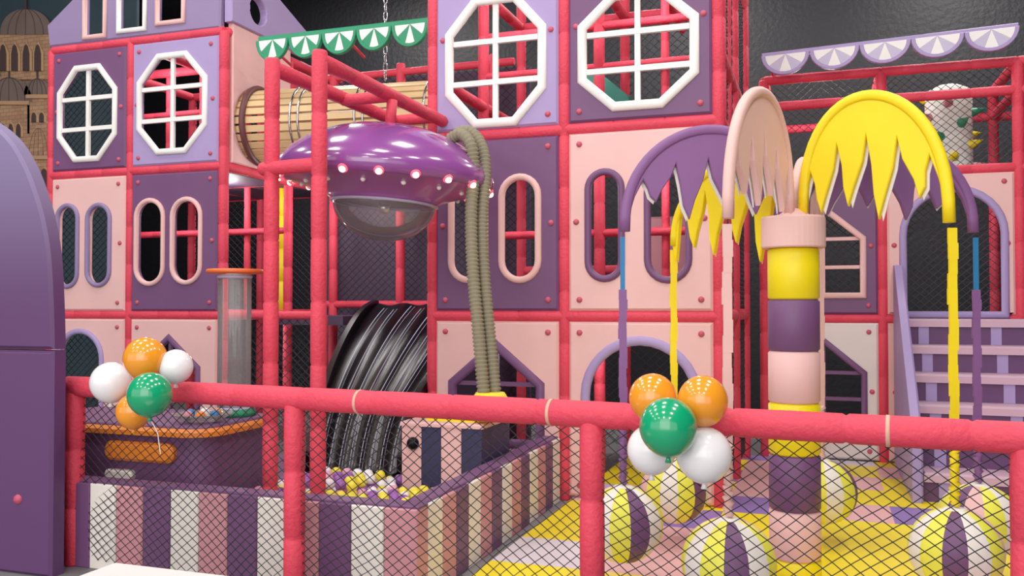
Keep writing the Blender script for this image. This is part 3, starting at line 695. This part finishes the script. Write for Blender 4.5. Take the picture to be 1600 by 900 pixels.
def warp(a,b): return (a+.012*math.sin(b*5+a*2.3)+.006*math.sin(a*11+b*7), b+.012*math.sin(a*4.1+b*2)+.005*math.sin(a*13), .018*math.sin(a*3+b*4))
fr=(Vector((pl.x,pl.y,0)),RA,Z_,RN)
for i in range(len(pp)-1):
    a0=(pp[i]-pl).dot(RA); a1=(pp[i+1]-pl).dot(RA)
    MB().net(fr,a0+.01,a1-.01,.05,zr_-.02,.074,.054,.0027,warp,.06).build('net_panel',netm,T)
# ================= balloons
def balloon(u,v,rpx,back,mat,label,grp):
    D=-(RC.transposed()@(rp(u)-CAM)).z-back; r=rpx/F*D; c=PD(u,v,D)
    T=thing('balloon',label,'balloon',c,group=grp)
    MB().lathe([(r*math.sin(PI*i/20)*(1 if i>10 else 1-.06*math.cos(PI*i/20)**2),-r*1.04*math.cos(PI*i/20)) for i in range(21)],c,36).build('balloon_skin',mat,T)
    MB().lathe([(0,.01),(.008,0),(.014,-.02),(0,-.018)],c-Z_*r*1.04,12).build('knot',mat,T)
    return T,c,r
g1='balloon bunch at the left of the rail'; g2='balloon bunch on the middle of the rail'
balloon(275,573,26,.18,b_wh,'white balloon at the right of the left bunch',g1)
balloon(173,598,31,.24,b_wh,'white balloon at the left of the left bunch',g1)
balloon(227,561,33,.31,b_or,'orange balloon on top of the left bunch',g1)
balloon(209,643,27,.22,b_or,'orange balloon at the bottom of the left bunch',g1)
_,c,r=balloon(234,617,34,.49,b_gr,'green balloon at the front of the left bunch',g1)
P=cr([c-Z_*r*1.06,c-Z_*(r+.08)+RIGHT*.04,c-Z_*(r+.13)+RIGHT*.05,c-Z_*(r+.2)+RIGHT*.06]); tag(MB().tube(P,.0022,5).build('balloon_string',white,origin=P[0]),'thin white string dangling below the left balloon bunch','string')
balloon(1020,622,37,.19,b_or,'orange balloon at the upper left of the middle bunch',g2)
balloon(1098,627,39,.19,b_or,'orange balloon at the upper right of the middle bunch',g2)
balloon(1018,703,38,.19,b_wh,'white balloon at the lower left of the middle bunch',g2)
balloon(1100,711,43,.20,b_wh,'white balloon at the lower right of the middle bunch',g2)
balloon(1044,668,45,.38,b_gr,'green balloon at the front of the middle bunch',g2)
# ================= lights
def area_l(loc,size,power,rot=(0,0,0),col=(1,.955,.92)):
    l=bpy.data.lights.new('lamp','AREA'); l.energy=power; l.size=size; l.color=col; o=bpy.data.objects.new('ceiling_or_fill_lamp',l); o.location=loc; o.rotation_euler=rot; COL.objects.link(o)
for x in (-9,-5.5,-2,1.5):
    for y in (-3,.5,3.5,6.2): area_l((x,y,7.2),.9,72 if x<1 else 95)
area_l((-1.5,-4,4.0),6,320,(math.radians(80),0,math.radians(12)))  # added broad soft fill behind the camera, not a ceiling fixture
for x in (-7,-2,2): area_l((x,11.5,7.2),.8,180)
def pt(loc,p):
    l=bpy.data.lights.new('bay_fill','POINT'); l.energy=p; l.shadow_soft_size=.15; l.color=(1,.95,.93); o=bpy.data.objects.new('bay_fill',l); o.location=loc; COL.objects.link(o)
for c in ((-7.6,8.8,4.3),(-6.6,8.8,2.9),(-7.6,8.8,2.9),(-6.6,8.8,1.3),(-5.3,9.0,2.8),(-2.6,8.0,4.5),(-1.4,8.0,4.5),(-2.6,8.0,2.9),(-1.4,8.0,2.9),(-2.0,8.0,1.3),(0,10.4,3.8),(1.2,10.4,2.8)): pt(c,22)  # added fill points that lift the dark tower interiors, no fixtures there
w=bpy.data.worlds.new('W'); SC.world=w; w.use_nodes=True; w.node_tree.nodes['Background'].inputs[0].default_value=(1,.97,.97,1); w.node_tree.nodes['Background'].inputs[1].default_value=1.45
cam=bpy.data.cameras.new('camera'); cam.sensor_width=36; cam.lens=36*F/1600; co=bpy.data.objects.new('camera',cam); COL.objects.link(co); co.location=CAM; co.rotation_euler=(PI/2+PITCH,0,YAW); SC.camera=co
SC.view_settings.view_transform='Standard'; SC.view_settings.gamma=1.18
